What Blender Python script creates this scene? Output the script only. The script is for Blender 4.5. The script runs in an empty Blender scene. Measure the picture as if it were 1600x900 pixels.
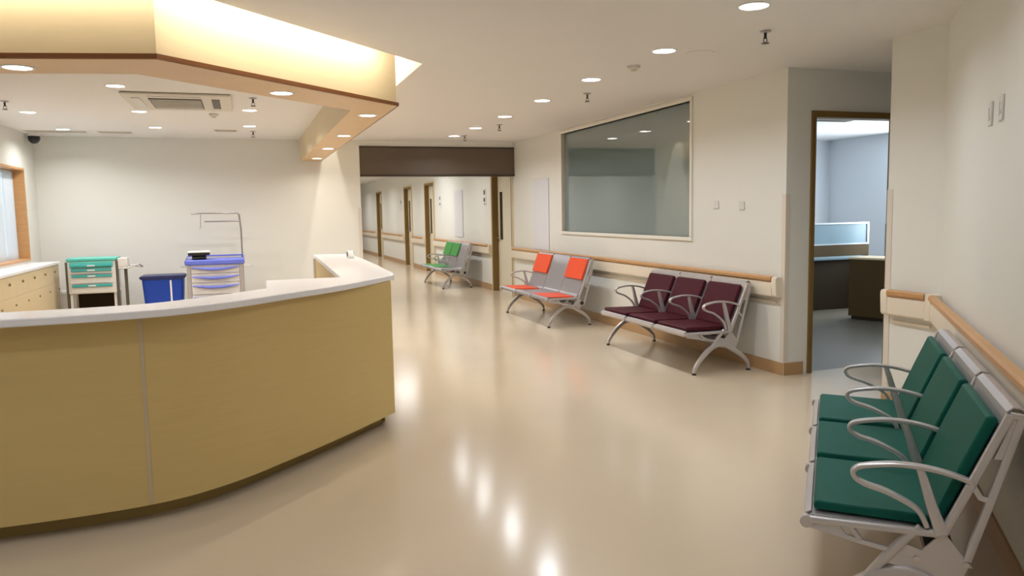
import bpy, bmesh, math, random
from mathutils import Vector, Matrix
random.seed(7)
sc = bpy.context.scene
COL = sc.collection
PI = math.pi
# ------------------------------------------------------------------ camera
YAW, PIT, ROL, FPX, CAMH = math.radians(19.0371), math.radians(5.6386), math.radians(-1.0327), 1204.75, 1.6
fw = Vector((math.sin(YAW)*math.cos(PIT), math.cos(YAW)*math.cos(PIT), -math.sin(PIT)))
r0 = Vector((math.cos(YAW), -math.sin(YAW), 0)); u0 = r0.cross(fw)
rr = r0*math.cos(ROL) + u0*math.sin(ROL); uu = u0*math.cos(ROL) - r0*math.sin(ROL)
cam = bpy.data.cameras.new('camera'); camo = bpy.data.objects.new('camera', cam); COL.objects.link(camo)
cam.sensor_width = 36; cam.lens = FPX/1600*36; cam.clip_end = 200
M = Matrix((rr, uu, -fw)).transposed().to_4x4(); M.translation = Vector((0, 0, CAMH)); camo.matrix_world = M
sc.camera = camo
# ------------------------------------------------------------------ world, exposure
w = bpy.data.worlds.new('world'); sc.world = w; w.use_nodes = True
bg = w.node_tree.nodes['Background']; bg.inputs[0].default_value = (.80, .90, 1, 1); bg.inputs[1].default_value = 1.6
sc.view_settings.view_transform = 'Standard'; sc.view_settings.look = 'None'
sc.view_settings.gamma = 1; sc.view_settings.use_curve_mapping = False
sc.view_settings.exposure = -0.04
def area_light(name, loc, size, power, color, size_y=None, rot=(0, 0, 0), spread=180):
    l = bpy.data.lights.new(name, 'AREA'); l.energy = power; l.color = color
    if size_y: l.shape = 'RECTANGLE'; l.size = size; l.size_y = size_y
    else: l.shape = 'DISK'; l.size = size
    l.spread = math.radians(spread)
    o = bpy.data.objects.new(name, l); COL.objects.link(o); o.location = loc; o.rotation_euler = rot
    return o
H = 2.875; W = 4.79; YB = 13.61; XO = 1.945; XL = -2.97; ZS = 2.52
LAMP_W = 14; LAMP_C = (.89, .94, 1.0); LAMP_R = (.985, .97, .95)
COVE_C = (1.0, .91, .77)
# daylight of the office behind the open door and of the reception window
area_light('office_daylight', (10.95, 9.5, 1.75), 1.5, 215, (.84, .92, 1.0), 1.8, (0, math.radians(90), 0))
area_light('window_daylight', (XL-.13, 11.3, 1.7), 1.2, 3, (.80, .90, 1.0), 2.2, (0, math.radians(-90), 0))
# ------------------------------------------------------------------ materials
def mat(name, col, rough=.5, metal=0., spec=.5, bump=0., bscale=40, var=0., emit=None, es=0., coat=0., wood=False, vscale=3.):
    m = bpy.data.materials.new(name); m.use_nodes = True; nt = m.node_tree; n = nt.nodes; L = nt.links
    b = n['Principled BSDF']; b.inputs['Roughness'].default_value = rough; b.inputs['Metallic'].default_value = metal
    b.inputs['Specular IOR Level'].default_value = spec; b.inputs['Coat Weight'].default_value = coat
    b.inputs['Coat Roughness'].default_value = .08
    c = (col[0], col[1], col[2], 1); b.inputs['Base Color'].default_value = c
    tc = n.new('ShaderNodeTexCoord')
    if wood:
        mp = n.new('ShaderNodeMapping'); mp.inputs['Scale'].default_value = (1.2, 1.2, 14)
        L.new(tc.outputs['Object'], mp.inputs[0])
    if var > 0:
        nz = n.new('ShaderNodeTexNoise'); nz.inputs['Scale'].default_value = vscale; nz.inputs['Detail'].default_value = 4
        L.new(mp.outputs[0] if wood else tc.outputs['Object'], nz.inputs['Vector'])
        mx = n.new('ShaderNodeMix'); mx.data_type = 'RGBA'
        mx.inputs['A'].default_value = tuple(x*(1-var) for x in col[:3])+(1,)
        mx.inputs['B'].default_value = tuple(min(1, x*(1+var)) for x in col[:3])+(1,)
        L.new(nz.outputs['Fac'], mx.inputs['Factor']); L.new(mx.outputs['Result'], b.inputs['Base Color'])
    if bump > 0:
        n2 = n.new('ShaderNodeTexNoise'); n2.inputs['Scale'].default_value = bscale; n2.inputs['Detail'].default_value = 3
        L.new(tc.outputs['Object'], n2.inputs['Vector'])
        bp = n.new('ShaderNodeBump'); bp.inputs['Strength'].default_value = bump; bp.inputs['Distance'].default_value = .01
        L.new(n2.outputs['Fac'], bp.inputs['Height']); L.new(bp.outputs[0], b.inputs['Normal'])
    if emit:
        b.inputs['Emission Color'].default_value = (*emit, 1); b.inputs['Emission Strength'].default_value = es
    return m
MT = dict(
 wall=mat('wall_paint', (.78, .775, .73), .55, bump=.02, bscale=150, var=.01),
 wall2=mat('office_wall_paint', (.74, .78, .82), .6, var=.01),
 ceil=mat('ceiling_paint', (.84, .82, .80), .7, var=.01),
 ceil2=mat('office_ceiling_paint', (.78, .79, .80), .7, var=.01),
 floor=mat('vinyl_floor', (.63, .52, .385), .16, spec=.55, bump=.012, bscale=2.5, var=.05, vscale=1.2),
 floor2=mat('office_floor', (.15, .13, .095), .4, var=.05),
 base=mat('baseboard_vinyl', (.45, .27, .125), .35, var=.04),
 wood=mat('rail_wood', (.56, .30, .12), .4, var=.18, wood=True),
 cream=mat('rail_cream_plastic', (.80, .71, .58), .35, var=.01),
 guard=mat('corner_guard_plastic', (.72, .655, .57), .4),
 brown=mat('shutter_box_brown', (.125, .092, .066), .35, var=.1),
 dkbrown=mat('dark_bronze_trim', (.035, .020, .010), .35),
 jamb=mat('door_frame_bronze', (.20, .115, .025), .4, var=.1),
 jambl=mat('door_frame_light_edge', (.70, .58, .36), .45),
 door=mat('door_leaf_cream', (.76, .70, .56), .4, var=.02),
 vision=mat('dark_vision_glass', (.045, .04, .035), .1),
 steel=mat('brushed_steel', (.62, .60, .60), .3, metal=.9),
 silver=mat('silver_painted_metal', (.56, .53, .53), .32, metal=.55, var=.03),
 mesh=None,
 dark=mat('dark_metal', (.02, .018, .018), .4, metal=.3),
 black=mat('black_plastic', (.012, .012, .014), .35),
 rubber=mat('black_rubber', (.02, .02, .02), .7),
 teal=mat('green_vinyl', (.0008, .088, .062), .5, spec=.2, bump=.05, bscale=300, var=.06),
 plum=mat('plum_vinyl', (.068, .009, .017), .55, spec=.15, bump=.05, bscale=300, var=.06),
 orange=mat('orange_vinyl', (.78, .065, .006), .4, var=.04),
 leaf=mat('leaf_green_vinyl', (.035, .30, .05), .4, var=.06),
 panel=mat('counter_laminate', (.64, .47, .19), .42, var=.05, wood=True),
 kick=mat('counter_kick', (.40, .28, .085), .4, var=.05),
 seam=mat('seam_strip', (.58, .48, .34), .35, metal=.1),
 stone=mat('white_solid_surface', (.88, .87, .91), .25, var=.012, vscale=30),
 soffit=mat('soffit_laminate', (.73, .60, .38), .45, var=.05, wood=True),
 soffu=mat('soffit_underside_wood', (.74, .49, .235), .4, var=.08, wood=True),
 trimw=mat('soffit_dark_trim', (.16, .055, .012), .4),
 white=mat('white_plastic', (.80, .80, .79), .4),
 offw=mat('offwhite_metal', (.72, .69, .66), .4),
 grille=mat('grille_taupe', (.10, .085, .06), .5),
 ac=mat('air_conditioner_cream', (.72, .68, .60), .5),
 tealp=mat('teal_plastic', (.10, .50, .42), .35),
 tealh=mat('teal_handle', (.05, .36, .34), .35),
 bluep=mat('periwinkle_plastic', (.14, .18, .66), .35),
 bin=mat('blue_plastic', (.003, .05, .40), .35, var=.05),
 binlid=mat('dark_blue_plastic', (.006, .012, .09), .35),
 cab=mat('cabinet_laminate', (.66, .53, .32), .45, var=.03, wood=True),
 knob=mat('cabinet_knob_bronze', (.24, .17, .09), .4, metal=.3),
 desk=mat('desk_brown_laminate', (.075, .045, .012), .6, spec=.2, var=.06, wood=True),
 desk2=mat('desk_dark_laminate', (.035, .021, .007), .6, spec=.2, var=.06, wood=True),
 frost=mat('partition_frosted_panel', (.24, .34, .39), .3),
 alu=mat('aluminium', (.75, .78, .80), .3, metal=.6),
 curtain=mat('white_curtain', (.82, .84, .86), .7, bump=.05, bscale=12),
 notice=mat('pale_notice_board', (.74, .74, .79), .35),
 sign=mat('sign_plate', (.78, .78, .76), .4),
 ink=mat('sign_ink', (.05, .05, .06), .5),
 plate=mat('outlet_plate', (.70, .68, .66), .35),
 lamp=mat('lamp_lens', (.9, .9, .9), .5, emit=(1, .97, .90), es=9.0),
 strip=mat('cove_strip_lens', (.9, .9, .9), .5, emit=COVE_C, es=5.0),
)
nt = MT['curtain'].node_tree; tr = nt.nodes.new('ShaderNodeBsdfTranslucent'); tr.inputs[0].default_value = (.85, .9, .95, 1)
mx = nt.nodes.new('ShaderNodeMixShader'); mx.inputs[0].default_value = .45
nt.links.new(nt.nodes['Principled BSDF'].outputs[0], mx.inputs[1]); nt.links.new(tr.outputs[0], mx.inputs[2]); nt.links.new(mx.outputs[0], nt.nodes['Material Output'].inputs[0])
def perforated():
    m = mat('perforated_steel', (.30, .29, .31), .35, metal=.6); nt = m.node_tree; n = nt.nodes; L = nt.links
    b = n['Principled BSDF']; tc = n.new('ShaderNodeTexCoord')
    sp = n.new('ShaderNodeSeparateXYZ'); L.new(tc.outputs['Object'], sp.inputs[0])
    add = n.new('ShaderNodeMath'); add.operation = 'SUBTRACT'; L.new(sp.outputs[1], add.inputs[0]); L.new(sp.outputs[2], add.inputs[1])
    cb = n.new('ShaderNodeCombineXYZ'); L.new(sp.outputs[0], cb.inputs[0]); L.new(add.outputs[0], cb.inputs[1])
    s = n.new('ShaderNodeVectorMath'); s.operation = 'SCALE'; s.inputs['Scale'].default_value = 45; L.new(cb.outputs[0], s.inputs[0])
    f = n.new('ShaderNodeVectorMath'); f.operation = 'FRACTION'; L.new(s.outputs[0], f.inputs[0])
    d = n.new('ShaderNodeVectorMath'); d.operation = 'DISTANCE'; d.inputs[1].default_value = (.5, .5, 0); L.new(f.outputs[0], d.inputs[0])
    g = n.new('ShaderNodeMath'); g.operation = 'GREATER_THAN'; g.inputs[1].default_value = .27; L.new(d.outputs['Value'], g.inputs[0])
    mx = n.new('ShaderNodeMix'); mx.data_type = 'RGBA'; mx.inputs['A'].default_value = (.20, .20, .21, 1); mx.inputs['B'].default_value = (.42, .40, .43, 1)
    L.new(g.outputs[0], mx.inputs['Factor']); L.new(mx.outputs['Result'], b.inputs['Base Color'])
    return m
MT['mesh'] = perforated()
def glassmat(name, tint, rough, mixfac):
    # a tinted, partly mirroring pane: real dielectric glass would need a modelled room behind it
    m = bpy.data.materials.new(name); m.use_nodes = True; n = m.node_tree.nodes; L = m.node_tree.links
    b = n['Principled BSDF']; b.inputs['Base Color'].default_value = (*tint, 1); b.inputs['Roughness'].default_value = rough
    b.inputs['IOR'].default_value = mixfac
    return m
MT['pane'] = glassmat('blinded_window_glass', (.15, .21, .215), .03, 2.35)
def clear():
    m = bpy.data.materials.new('clear_glass'); m.use_nodes = True; n = m.node_tree.nodes; L = m.node_tree.links
    n.remove(n['Principled BSDF']); t = n.new('ShaderNodeBsdfTransparent'); t.inputs[0].default_value = (.86, .93, .95, 1)
    g = n.new('ShaderNodeBsdfGlossy'); g.inputs['Roughness'].default_value = .02
    mx = n.new('ShaderNodeMixShader'); mx.inputs[0].default_value = .08
    L.new(t.outputs[0], mx.inputs[1]); L.new(g.outputs[0], mx.inputs[2]); L.new(mx.outputs[0], n['Material Output'].inputs[0])
    return m
MT['glass'] = clear()
# ------------------------------------------------------------------ mesh helpers
class MB:
    def __init__(s): s.v = []; s.f = []; s.sm = []
    def add(s, vs, fs, smooth=False):
        o = len(s.v); s.v += [tuple(x) for x in vs]; s.f += [tuple(i+o for i in f) for f in fs]; s.sm += [smooth]*len(fs)
    def box(s, a, b):
        x0, y0, z0 = [min(a[i], b[i]) for i in range(3)]; x1, y1, z1 = [max(a[i], b[i]) for i in range(3)]
        s.add([(x0,y0,z0),(x1,y0,z0),(x1,y1,z0),(x0,y1,z0),(x0,y0,z1),(x1,y0,z1),(x1,y1,z1),(x0,y1,z1)],
              [(0,3,2,1),(4,5,6,7),(0,1,5,4),(1,2,6,5),(2,3,7,6),(3,0,4,7)]); return s
    def prism(s, pts, z0, z1):
        a = sum(pts[i][0]*pts[(i+1) % len(pts)][1]-pts[(i+1) % len(pts)][0]*pts[i][1] for i in range(len(pts)))
        if a < 0: pts = pts[::-1]
        n = len(pts)
        s.add([(x, y, z0) for x, y in pts]+[(x, y, z1) for x, y in pts],
              [tuple(range(n))[::-1], tuple(range(n, 2*n))]+[(i, (i+1) % n, n+(i+1) % n, n+i) for i in range(n)]); return s
    def prism_x(s, pts, x0, x1):          # polygon in (y,z), extruded along x
        a = sum(pts[i][0]*pts[(i+1) % len(pts)][1]-pts[(i+1) % len(pts)][0]*pts[i][1] for i in range(len(pts)))
        if a < 0: pts = pts[::-1]
        n = len(pts)
        s.add([(x0, y, z) for y, z in pts]+[(x1, y, z) for y, z in pts],
              [tuple(range(n))[::-1], tuple(range(n, 2*n))]+[(i, (i+1) % n, n+(i+1) % n, n+i) for i in range(n)]); return s
    def strip(s, outer, inner, z0, z1):   # wall-like band between two polylines
        n = len(outer)
        V = [(*p, z0) for p in outer]+[(*p, z0) for p in inner]+[(*p, z1) for p in outer]+[(*p, z1) for p in inner]
        F = []
        for i in range(n-1):
            F += [(i, i+1, 2*n+i+1, 2*n+i), (n+i+1, n+i, 3*n+i, 3*n+i+1), (i, n+i, n+i+1, i+1), (2*n+i, 2*n+i+1, 3*n+i+1, 3*n+i)]
        F += [(0, 2*n, 3*n, n), (n-1, 2*n-1, 4*n-1, 3*n-1)]
        s.add(V, F); return s
    def tube(s, pts, r, seg=10, closed=False):
        pts = [Vector(p) for p in pts]; n = len(pts); rs = r if isinstance(r, (list, tuple)) else [r]*n
        V = []; up = None
        for i, p in enumerate(pts):
            a = pts[(i-1) % n] if closed else pts[max(i-1, 0)]; b = pts[(i+1) % n] if closed else pts[min(i+1, n-1)]
            t = (b-a).normalized()
            if up is None: up = t.cross(Vector((0, 0, 1)) if abs(t.z) < .9 else Vector((1, 0, 0))).normalized()
            up = (up - t*up.dot(t)).normalized(); q = t.cross(up)
            for k in range(seg):
                an = 2*PI*k/seg; V.append(p+(up*math.cos(an)+q*math.sin(an))*rs[i])
        F = []
        for i in range(n if closed else n-1):
            j = (i+1) % n
            for k in range(seg):
                l = (k+1) % seg; F.append((i*seg+k, i*seg+l, j*seg+l, j*seg+k))
        s.add(V, F, True)
        if not closed: s.add([V[k] for k in range(seg)], [tuple(range(seg))[::-1]]); s.add([V[(n-1)*seg+k] for k in range(seg)], [tuple(range(seg))])
        return s
    def cyl(s, c, r, h, seg=20, r2=None, axis='z'):
        r2 = r if r2 is None else r2; V = []
        for rad, dz in ((r, 0), (r2, h)):
            for k in range(seg):
                a = 2*PI*k/seg; x, y, z = rad*math.cos(a), rad*math.sin(a), dz
                if axis == 'x': x, y, z = z, x, y
                if axis == 'y': x, y, z = y, z, x
                V.append((c[0]+x, c[1]+y, c[2]+z))
        s.add(V, [(k, (k+1) % seg, seg+(k+1) % seg, seg+k) for k in range(seg)], True)
        s.add(V[:seg], [tuple(range(seg))[::-1]]); s.add(V[seg:], [tuple(range(seg))]); return s
    def lathe(s, prof, c=(0, 0, 0), seg=24):
        V = []; n = len(prof)
        for r_, z_ in prof:
            for k in range(seg):
                a = 2*PI*k/seg; V.append((c[0]+r_*math.cos(a), c[1]+r_*math.sin(a), c[2]+z_))
        F = [(i*seg+k, i*seg+(k+1) % seg, (i+1)*seg+(k+1) % seg, (i+1)*seg+k) for i in range(n-1) for k in range(seg)]
        s.add(V, F, True); return s
    def sweep(s, path, hs, ht, x0, closed=False):
        # path in the (y,z) plane at x=x0; half width hs along x, half thickness ht
        n = len(path); V = []; seg = 12
        for i in range(n):
            a = path[max(i-1, 0)] if not closed else path[(i-1) % n]; b = path[min(i+1, n-1)] if not closed else path[(i+1) % n]
            ty, tz = b[0]-a[0], b[1]-a[1]; l = math.hypot(ty, tz) or 1; ny, nz = -tz/l, ty/l
            h_ = hs[i] if isinstance(hs, list) else hs; t_ = ht[i] if isinstance(ht, list) else ht
            for k in range(seg):
                an = 2*PI*(k+.5)/seg; c_, s_ = math.cos(an), math.sin(an)
                c_ = math.copysign(abs(c_)**.55, c_); s_ = math.copysign(abs(s_)**.55, s_)
                V.append((x0+h_*c_, path[i][0]+ny*t_*s_, path[i][1]+nz*t_*s_))
        F = [(i*seg+k, ((i+1) % n)*seg+k, ((i+1) % n)*seg+(k+1) % seg, i*seg+(k+1) % seg) for i in range(n if closed else n-1) for k in range(seg)]
        s.add(V, F, True)
        if not closed: s.add(V[:seg], [tuple(range(seg))]); s.add(V[-seg:], [tuple(range(seg))[::-1]])
        return s
    def ribbon(s, prof, th, x0, x1):      # thin sheet following a (y,z) polyline
        n = len(prof); off = []
        for i in range(n):
            a = prof[max(i-1, 0)]; b = prof[min(i+1, n-1)]; ty, tz = b[0]-a[0], b[1]-a[1]; l = math.hypot(ty, tz)
            off.append((prof[i][0]+tz/l*th, prof[i][1]-ty/l*th))
        V = [(x, *p) for x in (x0, x1) for p in prof]+[(x, *p) for x in (x0, x1) for p in off]
        F = []
        for i in range(n-1):
            F += [(i, i+1, n+i+1, n+i), (2*n+i, 3*n+i, 3*n+i+1, 2*n+i+1), (i, 2*n+i, 2*n+i+1, i+1), (n+i, n+i+1, 3*n+i+1, 3*n+i)]
        F += [(0, n, 3*n, 2*n), (n-1, 3*n-1, 4*n-1, 2*n-1)]
        s.add(V, F, False); return s
    def build(s, name, m, parent=None, bevel=0, seg=2, loc=None, subsurf=0, angle=35):
        me = bpy.data.meshes.new(name); me.from_pydata([tuple(v) for v in s.v], [], s.f)
        bm = bmesh.new(); bm.from_mesh(me); bmesh.ops.recalc_face_normals(bm, faces=bm.faces); bm.to_mesh(me); bm.free()
        me.polygons.foreach_set('use_smooth', [True]*len(me.polygons)); me.set_sharp_from_angle(angle=math.radians(angle))
        me.materials.append(m if not isinstance(m, str) else MT[m]); me.update()
        o = bpy.data.objects.new(name, me); COL.objects.link(o)
        if parent is not None: o.parent = parent
        if loc: o.location = loc
        if bevel:
            b = o.modifiers.new('b', 'BEVEL'); b.width = bevel; b.segments = seg; b.limit_method = 'ANGLE'; b.angle_limit = math.radians(40)
        return o
def spline(P, k=6):
    P = [Vector(p) for p in P]; out = []
    for i in range(len(P)-1):
        a = P[max(i-1, 0)]; b = P[i]; c = P[i+1]; d = P[min(i+2, len(P)-1)]
        for j in range(k):
            t = j/k
            out.append(tuple(.5*((2*b)+(c-a)*t+(2*a-5*b+4*c-d)*t*t+(3*b-a-3*c+d)*t**3)))
    out.append(tuple(P[-1])); return out
def offset(P, d):                         # offset a 2D polyline to its left by d
    o = []
    for i in range(len(P)):
        a = Vector(P[max(i-1, 0)]); b = Vector(P[min(i+1, len(P)-1)]); t = (b-a).normalized()
        o.append((P[i][0]-t.y*d, P[i][1]+t.x*d))
    return o
def tag(o, label=None, cat=None, group=None, kind=None):
    if label: o['label'] = label
    if cat: o['category'] = cat
    if group: o['group'] = group
    if kind: o['kind'] = kind
    return o
def thing(name, label, cat, loc=(0, 0, 0), rz=0, group=None):
    o = bpy.data.objects.new(name, None); COL.objects.link(o); o.location = loc; o.rotation_euler = (0, 0, rz)
    o.empty_display_size = .1
    return tag(o, label, cat, group)
def struct(o): o['kind'] = 'structure'; return o
def copy_tree(o, parent=None):
    c = o.copy(); COL.objects.link(c); c.parent = parent
    for ch in list(o.children): copy_tree(ch, c)
    return c
def wall_boxes(mb, axis, c0, c1, a0, a1, z0, z1, holes):
    # wall normal to `axis` occupying c0..c1, running a0..a1, with rectangular holes (b0,b1,h0,h1)
    cuts = sorted(set([a0, a1]+[h for q in holes for h in q[:2]]))
    for s, e in zip(cuts, cuts[1:]):
        hs = sorted([(q[2], q[3]) for q in holes if q[0] <= s+1e-6 and q[1] >= e-1e-6]); z = z0
        for h0, h1 in hs+[(z1, z1)]:
            if h0-z > 1e-4:
                if axis == 'x': mb.box((c0, s, z), (c1, e, h0))
                else: mb.box((s, c0, z), (e, c1, h0))
            z = h1
    return mb
PH = math.radians(41.557); D = Vector((-math.sin(PH), -math.cos(PH))); N = Vector((-math.cos(PH), math.sin(PH))); B = Vector((W, 4.2776))
def rw(s, u): p = B+D*s+N*u; return (p.x, p.y)
RZ_RIGHT = math.atan2(-N.x, N.y)
SE = 6.6                                   # length of the slanted right wall
# ------------------------------------------------------------------ structure
END = 34.0
f = MB(); f.box((-5, -3, -.1), (W+.14, END, 0)); f.box((W+.14, 1, -.1), (8.5, 6.06, 0)); struct(f.build('floor', 'floor'))
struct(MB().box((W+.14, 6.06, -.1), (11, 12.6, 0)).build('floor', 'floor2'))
RX = 1.51
def diag(x): return x+5.117
recess = [(RX, YB), (RX, diag(RX)), (-.30, diag(-.30)), (-3.1, diag(-.30)+2.8*.2225)]
cp = [(XO, YB), (XO, END), (W+.1, END), (W+.1, 6.1), (8.5, 6.1), (8.5, 1), (W, 1), (1, -3), (-5, -3), (-5, recess[3][1]+.42)]
struct(MB().prism(recess+[(-5, recess[3][1]+.42)]+[p for p in cp[::-1]][1:]+[], H, H+.05).build('ceiling', 'ceil'))
sof_o = [(1.30, YB), (1.29, 6.69), (-.431, 5.019), (-2.97, 5.585)]
sof_i = [(.955, YB), (.945, 7.03), (.14, 6.27), (-.60, 5.545), (-.98, 5.62), (-2.97, 6.06)]
struct(MB().prism([(.96, YB), (.95, 7.03), (.15, 6.28), (-.60, 5.55), (-2.97, 6.07), (-2.97, YB)], H, H+.05).build('ceiling', 'ceil'))
# recess walls and lid above the soffit
rm = MB(); ro = offset(recess, .03)
rm.strip(recess, ro, H+.051, H+.34)
rm.prism(recess+[(-3.0, 6.0), (-.6, 5.5), (.15, 6.27), (.95, 7.03), (.96, YB)], H+.341, H+.37)
struct(rm.build('ceiling', 'ceil'))
struct(MB().box((XL-.15, YB, 0), (XO, YB+.15, H+.36)).build('wall_back', 'wall'))
struct(MB().box((XO-.15, YB+.15, 0), (XO, END, H)).build('wall_left', 'wall'))
struct(MB().box((XO-.15, END, 0), (W+.15, END+.1, H)).build('wall_back', 'wall'))
WH = [(7.63, 11.35, 1.28, 2.80)]
DOORS = [(13.76, 15.02), (20.05, 21.15), (22.9, 24.05), (28.2, 29.35)]
DH = 2.41
struct(wall_boxes(MB(), 'x', W, W+.15, 6.0, END, 0, H, WH+[(a, b, 0, DH) for a, b in DOORS]).build('wall_right', 'wall'))
OD = (5.06, 6.16)
struct(wall_boxes(MB(), 'y', 6.0, 6.12, W+.15, 8.5, 0, H, [(OD[0], OD[1], 0, 2.49)]).build('wall_right', 'wall'))
struct(MB().prism([(W, 4.79), (W, 4.2776), (W+.12, 4.2), (W+.12, 4.67), (8.5, 4.67), (8.5, 4.79)], 0, H).build('wall_right', 'wall'))
struct(MB().box((8.5, 4.5, 0), (8.6, 6.12, H)).build('wall_right', 'wall'))
struct(MB().prism([rw(0, 0), rw(SE+1.6, 0), rw(SE+1.6, -.12), rw(-.05, -.12)], 0, H).build('wall_right', 'wall'))
LW = [(10.2, 12.93, 1.02, 2.35)]
struct(wall_boxes(MB(), 'x', XL-.22, XL, 5.3, YB, 0, H+.36, LW).build('wall_left', 'wall'))
struct(MB().box((-5.1, -3, 0), (-5, 5.3, H)).box((-5, 5.3, 0), (XL-.22, 5.4, H)).build('wall_left', 'wall'))
struct(MB().box((-5.1, -3.1, 0), (1.0, -3, H)).build('wall_front', 'wall'))
# office behind the open door
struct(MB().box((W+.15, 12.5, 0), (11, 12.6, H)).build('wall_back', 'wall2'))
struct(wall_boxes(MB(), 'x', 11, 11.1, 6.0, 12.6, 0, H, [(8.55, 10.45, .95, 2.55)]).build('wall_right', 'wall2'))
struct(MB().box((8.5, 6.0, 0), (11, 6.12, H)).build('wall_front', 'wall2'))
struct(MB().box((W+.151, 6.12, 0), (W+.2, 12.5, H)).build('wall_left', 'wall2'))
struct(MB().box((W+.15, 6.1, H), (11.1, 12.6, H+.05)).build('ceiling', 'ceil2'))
# fire shutter box over the corridor mouth
o = thing('shutter_box', 'long dark brown roller shutter box spanning the corridor mouth', 'shutter box', ((XO+W)/2, YB+.06, 2.26))
wx = (W-XO)/2-.004
MB().box((-wx, -.055, .02), (wx, .20, .505)).build('box_face', 'brown', o)
MB().box((-wx, -.07, 0), (wx, .21, .028)).box((-wx, -.065, .497), (wx, .2, .52)).build('edge_trim', 'dkbrown', o)
struct(MB().box((XO, YB+.01, 2.782), (W, YB+.25, H)).build('trim_1', 'wall'))
# baseboards
BH = .12
bb = MB(); ys = 6.0
for a, b in DOORS+[(END, END)]:
    bb.box((W-.012, ys if ys == 6.0 else ys+.0, 0), (W, a-.05, BH)); ys = b+.05
struct(bb.build('baseboard_right', 'base', bevel=.003))
struct(MB().box((W-.012, 4.2776, 0), (W, 4.79, BH)).box((W+.0, 5.988, 0), (OD[0]-.05, 6.0, BH)).build('baseboard_right', 'base'))
struct(MB().prism([rw(0, 0), rw(SE, 0), rw(SE, .012), rw(-.005, .012)], 0, BH).build('baseboard_right', 'base'))
struct(MB().box((XL, YB-.012, 0), (XO, YB, BH)).build('baseboard_back', 'base'))
# corner guards
def guard(x, y, dx, dy, label):
    m = MB(); m.prism([(x-dx*.004, y-dy*.004), (x+dx*.045, y-dy*.004), (x+dx*.045, y), (x, y), (x, y+dy*.05), (x-dx*.004, y+dy*.05)], .0, 1.72)
    tag(m.build('corner_guard', 'guard', bevel=.001), label, 'corner guard')
guard(W, 6.0, 1, 1, 'beige plastic guard strip on the wall corner left of the office door')
guard(W, 4.79+.0, 1, -1, 'beige plastic guard strip on the wall corner right of the office door')
m = MB(); m.prism([(XO+.004, YB-.004), (XO-.05, YB-.004), (XO-.05, YB), (XO, YB), (XO, YB+.045), (XO+.004, YB+.045)], 0, 1.72)
tag(m.build('corner_guard', 'guard', bevel=.001), 'beige plastic guard strip at the end of the reception back wall', 'corner guard')
# interior window with blinded, mirroring glass
wr = struct(bpy.data.objects.new('window_1', None)); COL.objects.link(wr); wr.location = (W, 9.49, 1.28)
y0, y1 = 7.63-9.49, 11.35-9.49; hh = 1.52
fr = MB(); t = .045
fr.box((-.02, y0-t, -t), (.05, y1+t, 0)).box((-.02, y0-t, hh), (.05, y1+t, hh+t)).box((-.02, y0-t, 0), (.05, y0, hh)).box((-.02, y1, 0), (.05, y1+t, hh))
fr.build('window_frame', mat('window_frame_cream', (.82, .79, .71), .4), wr, bevel=.004)
MB().box((.045, y0, 0), (.06, y1, hh)).build('glass_pane', 'pane', wr)
# left window
wl = struct(bpy.data.objects.new('window_2', None)); COL.objects.link(wl); wl.location = (XL, 11.565, 1.02)
a0, a1, hh = 10.2-11.565, 12.93-11.565, 1.33
MB().box((-.2, a1-.03, .03), (.012, a1, hh-.03)).box((-.2, a0, .03), (.012, a0+.03, hh-.03)).box((-.2, a0, hh-.03), (.012, a1, hh)).box((-.2, a0, 0), (.012, a1, .03)).build('window_lining', 'wood', wl)
MB().box((-.19, a0+.03, .03), (-.15, a0+.08, hh-.03)).box((-.19, a1-.08, .03), (-.15, a1-.03, hh-.03)).box((-.19, a0+.08, .03), (-.15, a1-.08, .08)).box((-.19, a0+.08, hh-.08), (-.15, a1-.08, hh-.03)).box((-.19, -.03, .08), (-.15, .03, hh-.08)).box((-.19, .62, .08), (-.15, .67, hh-.08)).build('window_sash', 'alu', wl)
MB().box((-.175, a0+.08, .08), (-.165, a1-.08, hh-.08)).build('glass_pane', 'glass', wl)
for c0, c1 in ((a1-.035, a1-.52), (a1-.58, a0+.04)):
    cu = []; n = 50
    for i in range(n+1):
        y = c0+(c1-c0)*i/n; cu.append((-.135+.006*math.sin(i*1.6), y))
    m = MB(); m.strip(cu, [(x-.004, y) for x, y in cu], .03, hh-.04)
    m.build('curtain', 'curtain', wl)
wo = struct(bpy.data.objects.new('window_3', None)); COL.objects.link(wo); wo.location = (11, 9.5, .95)
MB().box((.0, -.95, 0), (.06, -.9, 1.6)).box((0, .9, 0), (.06, .95, 1.6)).box((0, -.9, 0), (.06, .9, .05)).box((0, -.9, 1.55), (.06, .9, 1.6)).box((0, -.02, .05), (.06, .02, 1.55)).build('window_frame', 'alu', wo)
MB().box((.025, -.9, .05), (.035, .9, 1.55)).build('glass_pane', 'glass', wo)
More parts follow.
